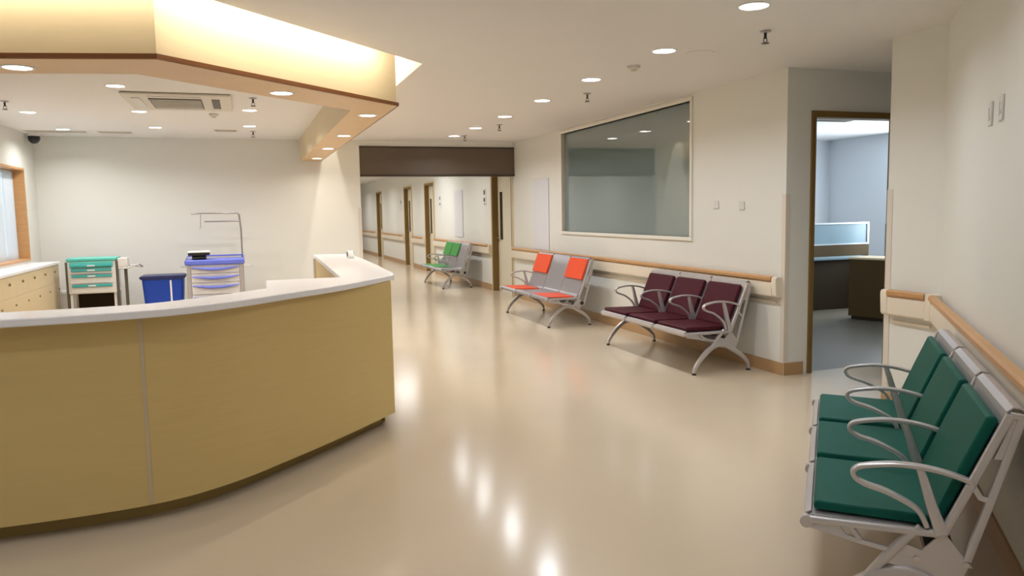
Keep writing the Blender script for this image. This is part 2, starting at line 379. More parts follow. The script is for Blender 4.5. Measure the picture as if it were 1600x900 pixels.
# ------------------------------------------------------------------ doors on the corridor wall
def corridor_door(i, a, b, lab, vis=True):
    r = struct(bpy.data.objects.new('door_%d' % i, None)); COL.objects.link(r); r.location = (W, (a+b)/2, 0); h = (b-a)/2
    m = MB(); m.box((-.018, h-.055, 0), (.15, h, DH)).box((-.018, -h, 0), (.15, -h+.055, DH)).box((-.018, -h+.055, DH-.055), (.15, h-.055, DH))
    m.build('door_frame', 'jamb', r, bevel=.003)
    MB().box((-.022, h, 0), (0, h+.035, DH+.035)).box((-.022, -h-.035, 0), (0, -h, DH+.035)).box((-.022, -h, DH), (0, h, DH+.035)).build('door_casing', 'jambl', r)
    lf = MB().box((.10, -h+.058, .008), (.14, h-.058, DH-.058)).build('door_leaf', 'door', r)
    v0 = h-.36
    MB().box((.094, v0, 1.05), (.1, v0+.16, 2.0)).build('vision_panel', 'vision', lf)
    hd = MB(); hd.box((.088, h-.13, 1.0), (.1, h-.09, 1.16)); hd.tube([(.09, h-.11, 1.08), (.05, h-.11, 1.08), (.05, h-.22, 1.08)], .009, 8)
    hd.build('door_handle', 'steel', lf)
for i, (a, b) in enumerate(DOORS): corridor_door(i+2, a, b, '')
# office door opening (leaf folded away out of sight)
r = struct(bpy.data.objects.new('door_1', None)); COL.objects.link(r); r.location = ((OD[0]+OD[1])/2, 6.0, 0); h = (OD[1]-OD[0])/2
MB().box((-h, -.018, 0), (-h+.05, .13, 2.49)).box((h-.05, -.018, 0), (h, .13, 2.49)).box((-h+.05, -.018, 2.43), (h-.05, .13, 2.49)).build('door_frame', 'jamb', r, bevel=.003)
# ------------------------------------------------------------------ handrails
def handrail(P, u, zt, label, caps=(True, True)):
    """P: local straight rail from (x0,y0) to (x1,y1) on the wall; u: unit normal into room"""
    a, b = Vector(P[0]), Vector(P[1]); t = (b-a); Ln = t.length; t.normalize()
    rz = math.atan2(t.y, t.x); r = thing('handrail', label, 'handrail', (a.x, a.y, 0), rz)
    s = 1 if Vector((-t.y, t.x)).dot(Vector(u)) > 0 else -1
    c0 = .07 if caps[0] else 0; c1 = .07 if caps[1] else 0
    wd = MB(); prof = [(.030, zt-.05), (.074, zt-.05), (.088, zt-.035), (.088, zt-.012), (.078, zt), (.046, zt+.002), (.034, zt-.008)]
    wd.prism_x([(s*y, z) for y, z in prof], c0, Ln-c1); wd.build('wood_grip', 'wood', r)
    cr = MB(); prof = [(.0, zt-.20), (.06, zt-.198), (.072, zt-.185), (.076, zt-.12), (.072, zt-.06), (.062, zt-.051), (.0, zt-.051)]
    cr.prism_x([(s*y, z) for y, z in prof], c0, Ln-c1); cr.build('bumper_board', 'cream', r)
    for k, on, x0, x1 in ((0, caps[0], 0, .07), (1, caps[1], Ln-.07, Ln)):
        if on: MB().prism_x([(s*y, z) for y, z in [(.0, zt-.20), (.058, zt-.20), (.072, zt-.185), (.080, zt-.03), (.072, zt-.004), (.05, zt-.001), (0, zt-.003)]], x0, x1).build('end_cap', 'cream', r, bevel=.008)
    for k in range(max(2, int(Ln/1.2))):
        pass
    MB().prism_x([(s*y, z) for y, z in [(0, zt-.262), (.02, zt-.262), (.02, zt-.242), (0, zt-.242)]], c0, Ln-c1).build('lower_strip', 'cream', r)
    return r
ZR = .944
segs = [(6.03, DOORS[0][0]-.06), (DOORS[0][1]+.06, DOORS[1][0]-.06), (DOORS[1][1]+.06, DOORS[2][0]-.06), (DOORS[2][1]+.06, DOORS[3][0]-.06), (DOORS[3][1]+.06, END-.05)]
labs = ['wood topped cream handrail along the wall below the large window', 'wood topped handrail behind the bench with leaf green pads down the corridor',
        'short corridor handrail between the second and third door frames', 'corridor handrail between the third and the farthest door frames', 'handrail past the farthest door at the corridor end']
for (a, b), lb in zip(segs, labs): handrail(((W, a), (W, b)), (-1, 0), ZR, lb)
handrail(((W, 4.345), (W, 4.765)), (-1, 0), ZR, 'short stub of wood topped handrail right of the office door', (False, True))
handrail((rw(.10, 0), rw(SE, 0)), N, ZR, 'wood topped cream handrail running along the slanted wall behind the green bench', (False, False))
# moulded corner piece joins both
tag(MB().prism([(W, 4.343), (W-.080, 4.343), (W-.080, 4.25), rw(.098, .080), rw(.098, .0), (W, 4.2776)], ZR-.2, ZR+.003).build('handrail_corner', 'cream', bevel=.006), 'cream moulded corner piece joining the two handrails right of the office door', 'handrail corner')
# ------------------------------------------------------------------ reception soffit
so = thing('soffit', 'angled light wood soffit ring hanging over the reception counter', 'soffit', (0, 0, ZS))
def ring(outer, inner, z0, z1, m=None):
    m = m or MB(); m.prism(outer+inner[::-1], z0, z1); return m
TOPS = H+.24-ZS
ring(sof_o, sof_i, .008, TOPS).build('fascia', 'soffit', so)
ring(offset(sof_o, 0), sof_i, 0, .008).build('underside', 'soffu', so)
oo = offset(sof_o[::-1], -.008)[::-1]
# trim strip along the lower edge
tm = MB(); a = sof_o; b = [(1.312, YB), (1.312, 6.70), (-.428, 5.004), (-2.97, 5.570)]
tm.strip(b, a, .004, .032); tm.build('dark_trim', 'trimw', so)
# cove light strips inside the recess, on the lid
def cove(a, b, powr, name='cove_light_strip', lab='', dz=.17):
    a, b = Vector(a), Vector(b); Ln = (b-a).length; rz = math.atan2((b-a).y, (b-a).x); c = (a+b)/2
    r = thing(name, lab, 'light', (c.x, c.y, H+dz), rz)
    MB().box((-Ln/2, -.02, -.02), (Ln/2, .02, 0)).build('channel', 'white', r)
    MB().box((-Ln/2, -.015, -.026), (Ln/2, .015, -.02)).build('diffuser', 'strip', r)
    l = area_light('cove_lamp', (c.x, c.y, H+dz-.028), Ln, powr, COVE_C, .03, (0, 0, rz))
    return r
cove((-.33, 4.85), (1.22, 6.40), 17, lab='hidden warm light strip in the ceiling recess above the slanted soffit front')
cove((-.42, 4.91), (-2.9, 5.46), 8, lab='hidden warm light strip in the ceiling recess above the left soffit front')
cove((1.44, 6.75), (1.44, 13.4), 34, dz=.335, lab='hidden warm light strip in the ceiling recess along the corridor side of the soffit')
# ------------------------------------------------------------------ lights
def downlight(x, y, z, label, power, col, r=.088, group='recessed round downlights'):
    t = thing('downlight', label, 'downlight', (x, y, z), 0, group)
    MB().lathe([(r, -.001), (r+.004, -.006), (r+.018, -.005), (r+.022, 0)]).build('trim_ring', 'white', t)
    MB().cyl((0, 0, -.004), r, .0035, 24).build('lens', 'lamp', t)
    area_light('downlight_lamp', (x, y, z-.012), 2*r*.9, power, col, None, spread=150)
ordn = ['nearest', 'second', 'third', 'fourth', 'fifth', 'sixth', 'seventh', 'eighth']
MY = [4.26, 5.63, 7.02, 8.46, 9.96, 11.38, 12.60]; MX = [3.13, 3.28, 3.28, 3.33, 3.38, 3.39, 3.38]
for i, (x, y) in enumerate(zip(MX, MY)):
    downlight(x, y, H, '%s round downlight in view of the row on the ceiling facing the window wall' % ordn[i], LAMP_W, LAMP_C)
for i, (x, y) in enumerate([(2.2, 2.9), (1.1, 1.3), (-.2, -.4), (-1.6, -1.8), (-2.6, 1.6), (-1.2, 2.6), (-3.2, 3.6)]):
    downlight(x, y, H, ['round downlight over the floor right of the counter, just out of frame', 'round downlight above the photographer beside the slanted wall', 'round downlight just behind the photographer', 'rearmost round downlight of the lobby behind the photographer', 'round downlight far left of the photographer', 'round downlight over the open floor left of the photographer', 'round downlight left of the counter front, out of frame'][i], LAMP_W*.6, LAMP_C)
for i, y in enumerate([15.6, 18.2, 20.8, 23.4, 26, 28.6, 31.2]):
    downlight(3.37, y, H, '%s round downlight in the corridor ceiling behind the brown shutter box' % ordn[i], LAMP_W*1.7, LAMP_R)
RL = [(-1.10, 8.39, 'left front'), (-2.34, 10.61, 'left middle'), (-1.11, 10.31, 'centre middle'), (-2.35, 12.52, 'left rear'), (-1.11, 12.06, 'centre rear'), (.135, 9.95, 'right middle'), (.147, 11.68, 'right rear')]
for x, y, nm in RL:
    downlight(x, y, H, 'round downlight at the %s of the ceiling inside the reception' % nm, LAMP_W*1.15, LAMP_R, r=.08)
for x, y, nm in [(1.14, 7.34, 'nearest of four'), (1.155, 9.26, 'second of four'), (1.155, 11.06, 'third of four'), (1.17, 12.95, 'farthest of four')]:
    downlight(x, y, ZS, 'small warm downlight, %s, under the receding soffit beam' % nm, 5, COVE_C, r=.07, group='soffit downlights')
for x, y, nm in [(.317, 6.14, 'right of the bend'), (-1.24, 5.459, 'at the far left')]:
    downlight(x, y, ZS, 'small warm downlight in the soffit front %s' % nm, 5, LAMP_R, r=.075, group='soffit downlights')
t = thing('panel_light', 'bright square panel light in the corridor ceiling behind the shutter box', 'ceiling light', (3.66, 18.9, H))
MB().box((-.31, -.31, -.012), (-.28, .31, 0)).box((.28, -.31, -.012), (.31, .31, 0)).box((-.28, -.31, -.012), (.28, -.28, 0)).box((-.28, .28, -.012), (.28, .31, 0)).build('frame', 'white', t)
MB().box((-.28, -.28, -.008), (.28, .28, -.001)).build('diffuser', mat('panel_light_diffuser', (.9, .9, .9), .5, emit=(.95, .97, 1), es=22), t)
# sprinklers, detectors, vents
def sprinkler(x, y, label, z=H):
    t = thing('sprinkler', label, 'sprinkler', (x, y, z), 0, 'ceiling sprinklers')
    MB().lathe([(.0, -.001), (.04, -.002), (.042, -.008), (.02, -.014), (.0, -.014)]).build('escutcheon', 'silver', t)
    MB().cyl((0, 0, -.055), .010, .045, 10).build('stem', 'dark', t)
    m = MB(); m.cyl((0, 0, -.09), .028, .004, 16); m.tube([(-.012, 0, -.05), (-.016, 0, -.07), (0, 0, -.088)], .003, 6); m.tube([(.012, 0, -.05), (.016, 0, -.07), (0, 0, -.088)], .003, 6)
    m.build('deflector', 'dark', t)
sprinkler(3.65, 4.83, 'dark pendent sprinkler beside the nearest ceiling downlight')
sprinkler(3.62, 7.85, 'dark pendent sprinkler beyond the third ceiling downlight')
sprinkler(3.61, 10.9, 'small sprinkler near the fifth ceiling downlight')
sprinkler(3.53, 12.5, 'farthest sprinkler near the brown shutter box')
sprinkler(-2.35, 9.7, 'sprinkler at the left edge of the reception ceiling')
sprinkler(.2, 12.37, 'sprinkler behind the right rear reception downlight')
sprinkler(.16, 8.93, 'sprinkler right of the ceiling air conditioner')
def detector(x, y, label):
    t = thing('smoke_detector', label, 'smoke detector', (x, y, H), 0)
    MB().lathe([(.0, -.03), (.03, -.034), (.055, -.022), (.06, -.001)]).build('base', 'offw', t)
    MB().lathe([(.0, -.05), (.025, -.048), (.03, -.034)]).build('sensor', 'guard', t)
detector(3.352, 6.28, 'round smoke detector between the second and third ceiling downlights')
detector(-.284, 10.39, 'small smoke detector behind the ceiling air conditioner')
t = thing('speaker_disc', 'flat round ceiling speaker right of the second downlight', 'speaker', (3.62, 5.64, H))
MB().lathe([(0, -.004), (.10, -.004), (.118, -.007), (.124, -.001)]).build('rim', 'ceil', t)
def vent(x0, x1, y0, y1, label, n=5):
    t = thing('ceiling_vent', label, 'vent', ((x0+x1)/2, (y0+y1)/2, H)); w_, d_ = (x1-x0)/2, (y1-y0)/2
    MB().box((-w_, -d_, -.006), (w_, -d_+.02, 0)).box((-w_, d_-.02, -.006), (w_, d_, 0)).box((-w_, -d_+.02, -.006), (-w_+.02, d_-.02, 0)).box((w_-.02, -d_+.02, -.006), (w_, d_-.02, 0)).build('frame', 'ac', t)
    MB().box((-w_+.02, -d_+.02, -.003), (w_-.02, d_-.02, 0)).build('backing', 'grille', t)
    for i in range(n):
        y = -d_+.03+(2*d_-.06)*(i+.5)/n; MB().box((-w_+.02, y-.004, -.012), (w_-.02, y+.004, -.003)).build('slat', 'ac', t)
vent(-.35, -.02, 12.22, 12.46, 'small slotted vent near the rear of the reception ceiling')
vent(-2.88, -2.1, 12.72, 12.96, 'long slotted vent at the rear left of the reception ceiling')
vent(-1.95, -1.5, 12.72, 12.96, 'slotted vent beside the rear left reception downlight')
# cassette air conditioner
ax, ay = -.62, 9.32
t = thing('air_conditioner', 'square cream ceiling cassette air conditioner over the reception', 'air conditioner', (ax, ay, H-.004))
MB().box((-.50, -.60, -.022), (.56, .62, 0)).build('panel', 'ac', t, bevel=.01)
g = MB().box((-.26, -.34, -.030), (.26, .36, -.022)).build('grille', 'grille', t)
for i in range(7): MB().box((-.25, -.31+i*.10, -.036), (.25, -.275+i*.10, -.030)).build('slat', 'ac', g)
for (x0, x1, y0, y1) in ((.36, .44, -.36, .36), (-.42, -.34, -.36, .36), (-.26, .26, -.50, -.43), (-.26, .26, .46, .53)):
    MB().box((x0, y0, -.028), (x1, y1, -.022)).build('air_slot', 'grille' if x0 > .3 else 'offw', t)
# dome camera in the rear left corner
t = thing('security_camera', 'black dome camera under the ceiling in the rear left corner', 'camera', (-2.86, 13.2, H))
MB().lathe([(0, -.04), (.085, -.04), (.095, -.001)]).build('base', 'offw', t)
MB().lathe([(0, -.15), (.04, -.14), (.07, -.11), (.082, -.07), (.08, -.04)]).build('dome', 'black', t)
# ------------------------------------------------------------------ reception counter
front = spline([(-2.6, 4.46), (-1.9, 4.345), (-1.2, 4.30), (-.53, 4.355), (-.14, 4.545), (.21, 4.865), (.60, 5.265), (1.02, 5.74)], 8)
ct = thing('reception_counter', 'curved wood laminate reception counter with white top at left', 'counter', (0, 5, 0))
def L(P): return [(x, y-5) for x, y in P]
idx = min(range(len(front)), key=lambda i: abs(front[i][0]+.53))
def band(P, d0, d1, z0, z1): m = MB(); m.strip(L(offset(P, d0)), L(offset(P, d1)), z0, z1); return m
band(front[:idx+1], 0, .03, .095, 1.098).build('front_panel', 'panel', ct, angle=50)
band(front[idx:], 0, .03, .095, 1.098).build('front_panel', 'panel', ct, angle=50)
p = front[idx]
MB().box((p[0]-.008, p[1]-5-.0035, .102), (p[0]+.008, p[1]-5+.02, 1.096)).build('joint_strip', 'seam', ct)
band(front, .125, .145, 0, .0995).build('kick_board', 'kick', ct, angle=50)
# wing carcass
MB().prism(L([(1.02, 5.77), (1.045, 6.1), (1.105, 7.2), (1.115, 9.24), (1.085, 9.24), (1.075, 7.2), (1.015, 6.1), (.975, 5.735)]), .10, 1.098).build('outer_panel', 'panel', ct, angle=50)
MB().prism(L([(.70, 5.88), (.73, 5.88), (.80, 9.25), (.77, 9.25)]), 0.0, 1.098).build('inner_panel', 'panel', ct)
MB().box((.745, 4.252, 0), (1.12, 4.29, 1.098)).build('end_panel', 'stone', ct)
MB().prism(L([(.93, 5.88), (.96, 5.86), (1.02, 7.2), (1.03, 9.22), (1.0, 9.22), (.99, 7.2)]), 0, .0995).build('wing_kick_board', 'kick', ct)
fo = spline([(-2.6, 4.35), (-1.9, 4.215), (-1.15, 4.175), (-.47, 4.245), (-.08, 4.48), (.24, 4.81), (.63, 5.22), (1.065, 5.84)], 8)
back = offset(spline([(-2.6, 4.35), (-1.9, 4.215), (-1.15, 4.175), (-.47, 4.245), (-.08, 4.48), (.13, 4.69)], 8), .345)
top = fo + [(1.095, 6.02), (1.135, 7.0), (1.165, 8.0), (1.165, 8.9), (1.155, 9.12), (1.12, 9.24), (1.04, 9.32), (.93, 9.35), (.765, 9.35), (.665, 5.83), (.13, 5.83), (.115, 5.19)] + back[::-1][2:]
MB().prism(L(top), 1.099, 1.139).build('counter_top', 'stone', ct, bevel=.006)
ins = offset(front, .09)
MB().strip(L(offset(front, .055)), L(offset(front, .62)), .72, .75).build('inner_worktop', 'stone', ct)
MB().strip(L(offset(front, .15)), L(offset(front, .17)), .0, .718).build('modesty_panel', 'cab', ct)
for q in (3, 14, 26, 38, 48):
    a = Vector(offset(front, .175)[q]); b = Vector(offset(front, .55)[q]); tdir = (b-a).normalized(); nn = Vector((-tdir.y, tdir.x))*.01
    MB().prism(L([tuple(a-nn), tuple(b-nn), tuple(b+nn), tuple(a+nn)]), 0, .719).build('support_panel', 'cab', ct)
# small dispenser at the far end of the wing
t = thing('tape_dispenser', 'small white desk dispenser with a dark wheel on the far end of the counter', 'dispenser', (1.06, 8.35, 1.139))
MB().prism_x([(-.09, 0), (.09, 0), (.10, .02), (.05, .06), (.0, .08), (-.06, .055), (-.09, .02)], -.03, .03).build('body', 'white', t, bevel=.005)
MB().cyl((-.036, 0, .045), .028, .072, 18, axis='x').build('wheel', 'black', t)
# ------------------------------------------------------------------ benches
U0 = .44
def bench(kind, loc, rz, label, pads, pitch=.63, arms=(0, 1, 2, 3), padmat='teal', group='three-seat waiting benches', fx=0., az=0., lz=1.):
    r = thing('waiting_bench', label, 'bench', loc, rz, group)
    Lh = pitch*1.5
    q = lambda P: [(u-U0+(fx if .365 < z < .47 and u > .5 else 0), z) for u, z in P]
    qa = lambda P: [(u-U0, z+az*min(1, max(0, (z-.45)/.1))) for u, z in P]
    for i in range(3):
        x0 = -Lh+pitch*i+.015; x1 = -Lh+pitch*(i+1)-.015
        if kind == 'A':
            m = MB(); m.ribbon(q([(.36, .405), (.80, .415)]), .008, x0, x1)
            m.sweep(q([(.795, .425), (.815, .415), (.82, .395), (.812, .378), (.795, .372)]), (x1-x0)/2, .005, (x0+x1)/2)
            m.build('seat_frame', 'silver', r)
            m = MB(); m.ribbon(q([(.345, .415), (.16, .855)]), -.008, x0, x1)
            m.sweep(q([(.166, .842), (.160, .868), (.142, .884), (.116, .880), (.100, .862), (.098, .845)]), (x1-x0)/2, .005, (x0+x1)/2)
            m.build('back_frame', 'silver', r)
            if pads[i]:
                m = MB(); m.prism_x(q([(.355, .4135), (.785, .4235), (.79, .452), (.775, .462), (.56, .457), (.37, .452), (.355, .44)]), x0+.022, x1-.022); m.build('seat_pad', padmat, r, bevel=.009, seg=3)
                m = MB(); m.prism_x(q([(.343, .440), (.18, .828), (.195, .845), (.218, .842), (.285, .68), (.372, .46), (.365, .44)]), x0+.026, x1-.026); m.build('back_pad', padmat, r, bevel=.009, seg=3)
        else:
            prof = q([(.79, .375), (.812, .385), (.815, .405), (.79, .42), (.60, .405), (.42, .40), (.37, .412), (.335, .45), (.25, .68), (.165, .93), (.15, .942), (.135, .93)])
            m = MB(); m.ribbon(prof, .008, x0, x1); m.build('seat_shell', 'mesh', r)
            if pads[i]:
                m = MB(); m.prism_x(q([(.40, .403), (.60, .408), (.785, .423), (.785, .437), (.60, .43), (.40, .425)]), x0+.02, x1-.02); m.build('seat_pad', padmat, r, bevel=.006)
                m = MB(); m.prism_x(q([(.268, .645), (.172, .925), (.195, .93), (.298, .65)]), x0+.010, x1-.010); m.build('back_pad', padmat, r, bevel=.006)
    top = .93 if kind == 'B' else .872
    fm = 'silver'
    for i in range(4):
        x = -Lh+pitch*i
        m = MB()
        def bar(P, hs=.013, ht=.013): m.sweep(q(P), hs, ht, x)
        bar([(.815, .398), (.36, .402)], .015, .014)
        bar([(.80, .375), (.62, .335), (.44, .305)], .009, .010)
        bar([(.66, .395), (.645, .375), (.62, .34)], .009, .010)
        bar([(.345, .405), (.26, .61), (.155 if kind == 'A' else .15, top-.01)], .015, .015)
        bar([(.118, top-.015), (.155, .72), (.205, .54), (.268, .315)], .011, .015)
        bar([(.262, .60), (.235, .555), (.20, .545)], .009, .012)
        bar([(.155, top-.01), (.118, top-.015)], .012, .012)
        m.prism_x(q([(.45, .29), (.345, .412), (.25, .29)]), x-.006, x+.006)
        m.prism_x(q([(.20, .70), (.165, .70), (.13, .85), (.145, .85)]), x-.006, x+.006)
        m.prism_x(q([(.82, .40), (.70, .392), (.67, .355), (.80, .37)]), x-.006, x+.006)
        m.cyl((x-.016, .812-U0, .390), .024, .032, 18, axis='x')
        m.build('side_frame', fm, r)
        if i in arms:
            m = MB()
            loop = spline(qa([(.40, .425), (.435, .487), (.53, .538), (.61, .562), (.645, .585), (.648, .612), (.61, .632), (.50, .648), (.38, .640), (.275, .612), (.262, .59)]), 5)
            m.sweep(loop, .018, .010, x)
            pp = spline(qa([(.352, .405), (.385, .50), (.415, .60), (.43, .642)]), 4); k = len(pp)
            m.sweep(pp, [.022-.009*j/k for j in range(k)], [.024-.012*j/k for j in range(k)], x)
            m.build('armrest', 'silver', r)
    for x in (-Lh, Lh):
        m = MB()
        P = spline([(a, .018+(b-.018)*lz) for a, b in q([(.752, .018), (.744, .055), (.712, .108), (.634, .195), (.545, .262), (.45, .285), (.374, .255), (.307, .215), (.225, .162), (.158, .098), (.138, .055), (.134, .018)])], 4)
        k = len(P); hs = [.017+.008*math.sin(PI*j/(k-1)) for j in range(k)]; ht = [.013+.012*math.sin(PI*j/(k-1)) for j in range(k)]
        xx = x*(1 if kind == 'A' else .90)
        m.sweep(P, hs, ht, xx)
        m.sweep(q([(.59, .215), (.535, .285), (.485, .35), (.42, .42)]), [.016, .018, .017, .014], [.012, .018, .016, .012], xx)
        m.prism_x(q([(.53, .27), (.47, .35), (.30, .30), (.26, .30), (.30, .20), (.40, .24)]), xx-.007, xx+.007)
        lg = m.build('leg', 'silver' if not (kind == 'B' and x > 0) else 'steel', r)
        for u in (.752, .134): MB().cyl((xx, u-U0, 0), .022, .02, 14, r2=.018).build('foot', 'rubber', lg)
    MB().box((-Lh-.0+.012, .30-U0, .292), (Lh-.012, .40-U0, .335)).build('beam', 'dark', r, bevel=.004)
    m = MB()
    for x in (-Lh, Lh):
        for u in (.43, .272):
            m.cyl((x-.014, u-U0, .302), .010, .028, 12, axis='x')
    m.build('bolts', 'steel', r)
    if kind == 'B':
        m = MB(); 
        for x in (-Lh, Lh): m.cyl((x-.018, .30-U0, .33), .026, .036, 14, axis='x')
        m.build('beam_cap', 'black', r)
    return r
s0 = 2.315; c = rw(s0, U0)
bench('A', (c[0], c[1], 0), RZ_RIGHT, 'three-seat silver bench with dark green padded seats by the slanted wall at right', (1, 1, 1), .645, padmat='teal', lz=.84)
bench('A', (W-U0-.005, 7.28, 0), PI/2, 'three-seat silver bench with plum padded seats below the large window', (1, 1, 1), .62, padmat='plum', fx=.03, az=.05)
bench('B', (W-U0-.13, 10.68, 0), PI/2, 'grey perforated bench with two orange padded seats and a bare middle seat', (1, 0, 1), .655, arms=(3,), padmat='orange')
bench('B', (W-U0-.10, 16.75, 0), PI/2, 'grey perforated bench with two leaf green padded seats down the corridor', (0, 1, 1), .64, arms=(1, 2, 3), padmat='leaf')
# ------------------------------------------------------------------ wall fittings
def plate(name, label, cat, x, y, z, wd, hg, rz, mtl, group=None, marks=None):
    t = thing(name, label, cat, (x, y, z), rz, group)
    MB().box((-wd/2, 0, -hg/2), (wd/2, .010, hg/2)).build('plate', mtl, t, bevel=.003)
    if marks:
        for (a, b, c_, d_) in marks: MB().box((a, .010, b), (c_, .0125, d_)).build('mark', 'ink', t)
    return t
RZL = PI/2
om = [(-.018, .008, -.010, .022), (.010, .008, .018, .022), (-.004, -.026, .004, -.012)]
plate('wall_outlet', 'left small outlet plate right of the large window', 'outlet', W, 7.12, 1.636, .086, .086, RZL, 'plate', 'small wall plates', None)
plate('wall_outlet', 'right small outlet plate right of the large window', 'outlet', W, 6.67, 1.62, .086, .086, RZL, 'plate', 'small wall plates', None)
for s, lb in ((1.727, 'right pale socket plate high on the slanted wall'), (1.50, 'left pale socket plate high on the slanted wall')):
    pass
for px, s, lb in ((0, 1.727, 'left pale socket plate high on the slanted right wall'), (1, 2.0, 'right pale socket plate high on the slanted right wall')):
    c = rw(s-.0, 0); t = plate('wall_outlet', lb, 'outlet', c[0], c[1], 2.055, .09, .12, RZ_RIGHT, 'plate', 'small wall plates', None)
    MB().cyl((-.02, .010, -.02), .010, .004, 10, axis='y').build('socket_hole', 'guard', t); MB().box((.01, .010, -.035), (.018, .013, .03)).build('switch_slot', 'guard', t)
plate('notice_board', 'pale blank notice board on the wall left of the large window', 'notice board', W-.004, 12.27, 1.545, .70, 1.20, RZL, 'notice')
plate('notice_board', 'tall pale poster board on the corridor wall above the far bench', 'notice board', W-.004, 17.6, 1.58, .72, 1.08, RZL, 'notice')
plate('door_sign', 'small sign plate with dark marks beside the nearest corridor door', 'sign', W, 15.52, 1.92, .20, .36, RZL, 'sign', 'door signs', [(-.05, .05, .05, .14), (-.04, -.10, .06, -.02), (-.03, -.16, .03, -.13)])
plate('door_sign', 'small sign plate beside the second corridor door', 'sign', W, 19.4, 1.90, .20, .36, RZL, 'sign', 'door signs', [(-.04, .04, .04, .12), (-.04, -.10, .04, -.04)])
plate('door_sign', 'small sign plate beside the third corridor door', 'sign', W, 24.6, 1.90, .20, .36, RZL, 'sign', 'door signs', [(-.04, .02, .04, .12)])
# ------------------------------------------------------------------ left cabinet
cb = thing('base_cabinet', 'long cream laminate base cabinet with white top under the left window', 'cabinet', (-2.79, 10.9, 0))
MB().box((-.178, -2.0, .08), (.165, 2.0, .955)).build('carcass', 'cab', cb)
MB().box((-.17, -1.98, 0), (.12, 1.98, .08)).build('plinth', 'kick', cb)
MB().box((-.178, -2.02, .956), (.195, 2.03, .992)).build('top', 'stone', cb, bevel=.004)
for i in range(7):
    y = -1.99+.57*i
    d_ = MB().box((.166, y+.001, .70), (.182, y+.569, .952)).build('drawer', 'cab', cb, bevel=.001)
    MB().cyl((.182, y+.285, .86), .016, .018, 14, axis='x').build('knob', 'knob', d_)
    d_ = MB().box((.166, y+.001, .09), (.182, y+.569, .698)).build('door', 'cab', cb, bevel=.001)
    MB().cyl((.182, y+.50, .60), .011, .014, 14, axis='x').build('knob', 'knob', d_)
# ------------------------------------------------------------------ carts
def caster(m, x, y): m.cyl((x-.012, y, .045), .045, .024, 16, axis='x'); m.box((x-.018, y-.012, .07), (x+.018, y+.012, .125))
# green drawer cart
t = thing('medical_cart', 'white medical cart with teal drawer fronts against the reception back wall', 'cart', (-2.11, 12.75, 0))
hw = .31
m = MB()
m.box((-hw, -.24, .53), (hw, .24, 1.0)); m.build('cabinet_body', 'offw', t, bevel=.008)
MB().box((-hw-.012, -.255, 1.0), (hw+.012, .25, 1.045)).build('top', 'tealp', t, bevel=.012)
zz = [(.905, .990, 'tealp'), (.82, .895, 'tealh'), (.68, .81, 'offw'), (.545, .67, 'offw')]
for k, (z0, z1, mm) in enumerate(zz):
    dr = MB().box((-hw+.03, -.262, z0), (hw-.03, -.24, z1)).build('drawer', 'offw' if k else 'tealp', t, bevel=.004)
    zc = z1-.022 if k else (z0+z1)/2-.01
    h_ = MB(); h_.prism_x([(-.262, zc-.022), (-.288, zc-.012), (-.285, zc+.014), (-.262, zc+.02)], -hw+.05, hw-.05); h_.build('handle', 'tealh' if k < 4 else 'offw', dr)
    MB().box((-.05, -.292, zc-.010), (.05, -.286, zc+.008)).build('label_holder', 'white', dr)
for x in (-hw+.025, hw-.025):
    for y in (-.20, .20):
        m = MB().box((x-.018, y-.018, .11), (x+.018, y+.018, .53)); m.build('post', 'silver' if y > 0 else 'offw', t)
        m = MB(); caster(m, x, y); m.build('caster', 'rubber', t)
MB().box((-hw+.01, -.2, .12), (hw-.01, .2, .14)).build('lower_shelf', 'grille', t)
MB().box((-hw+.04, .17, .142), (hw-.04, .19, .528)).build('lower_back_panel', 'desk2', t)
for x0, x1 in ((-hw-.03, -hw-.002), (hw+.002, hw+.03)): MB().box((x0, -.235, .14), (x1, -.15, .99)).build('side_post', 'grille', t)
m = MB(); m.tube([(hw, -.20, .88), (hw+.14, -.2, .88), (hw+.30, -.18, .93), (hw+.34, -.1, .90), (hw+.33, .05, .88), (hw+.1, .1, .92), (hw, .1, .92)], .012, 8)
m.build('push_rail', 'silver', t)
MB().box((hw+.03, -.22, .90), (hw+.16, -.02, 1.03)).build('side_box', 'offw', t, bevel=.006)
m = MB(); m.box((hw+.10, -.15, .10), (hw+.14, -.11, .88)); m.build('side_pole', 'grille', t)
m = MB(); m.box((hw+.03, -.16, .08), (hw+.2, -.10, .30)); m.build('side_bin', 'offw', t)
# blue cart
t = thing('medical_cart', 'grey medical cart with periwinkle blue top, blue handles and bracket pole', 'cart', (-.44, 12.75, 0))
hw = .39
MB().box((-hw+.02, -.24, .18), (hw-.02, .24, .89)).build('cabinet_body', 'offw', t, bevel=.006)
MB().box((-hw-.035, -.29, .885), (hw+.035, .27, .965)).build('top_tray', 'bluep', t, bevel=.02, seg=3)
m = MB(); m.tube([(-hw-.02, -.27, .955), (-hw-.02, .25, 1.0), (hw+.02, .25, 1.0), (hw+.02, -.27, .955)], .012, 8); m.build('tray_rim', 'bluep', t)
for x in (-hw+.015, hw-.015): MB().box((x-.028, -.268, .14), (x+.028, -.22, .90)).build('corner_post', 'silver', t, bevel=.01)
for (z0, z1) in ((.76, .885), (.62, .75), (.44, .61), (.20, .43)):
    dr = MB().box((-hw+.05, -.258, z0), (hw-.05, -.24, z1)).build('drawer', 'offw', t, bevel=.004)
    P = []
    for j in range(13):
        a = j/12; x = (-hw+.06)+(2*hw-.12)*a; P.append((x, -.275-.01*math.sin(PI*a), z1-.035-.030*math.sin(PI*a)))
    m = MB(); m.tube(P, [.008+.014*math.sin(PI*j/12) for j in range(13)], 8); m.build('handle', 'bluep', dr)
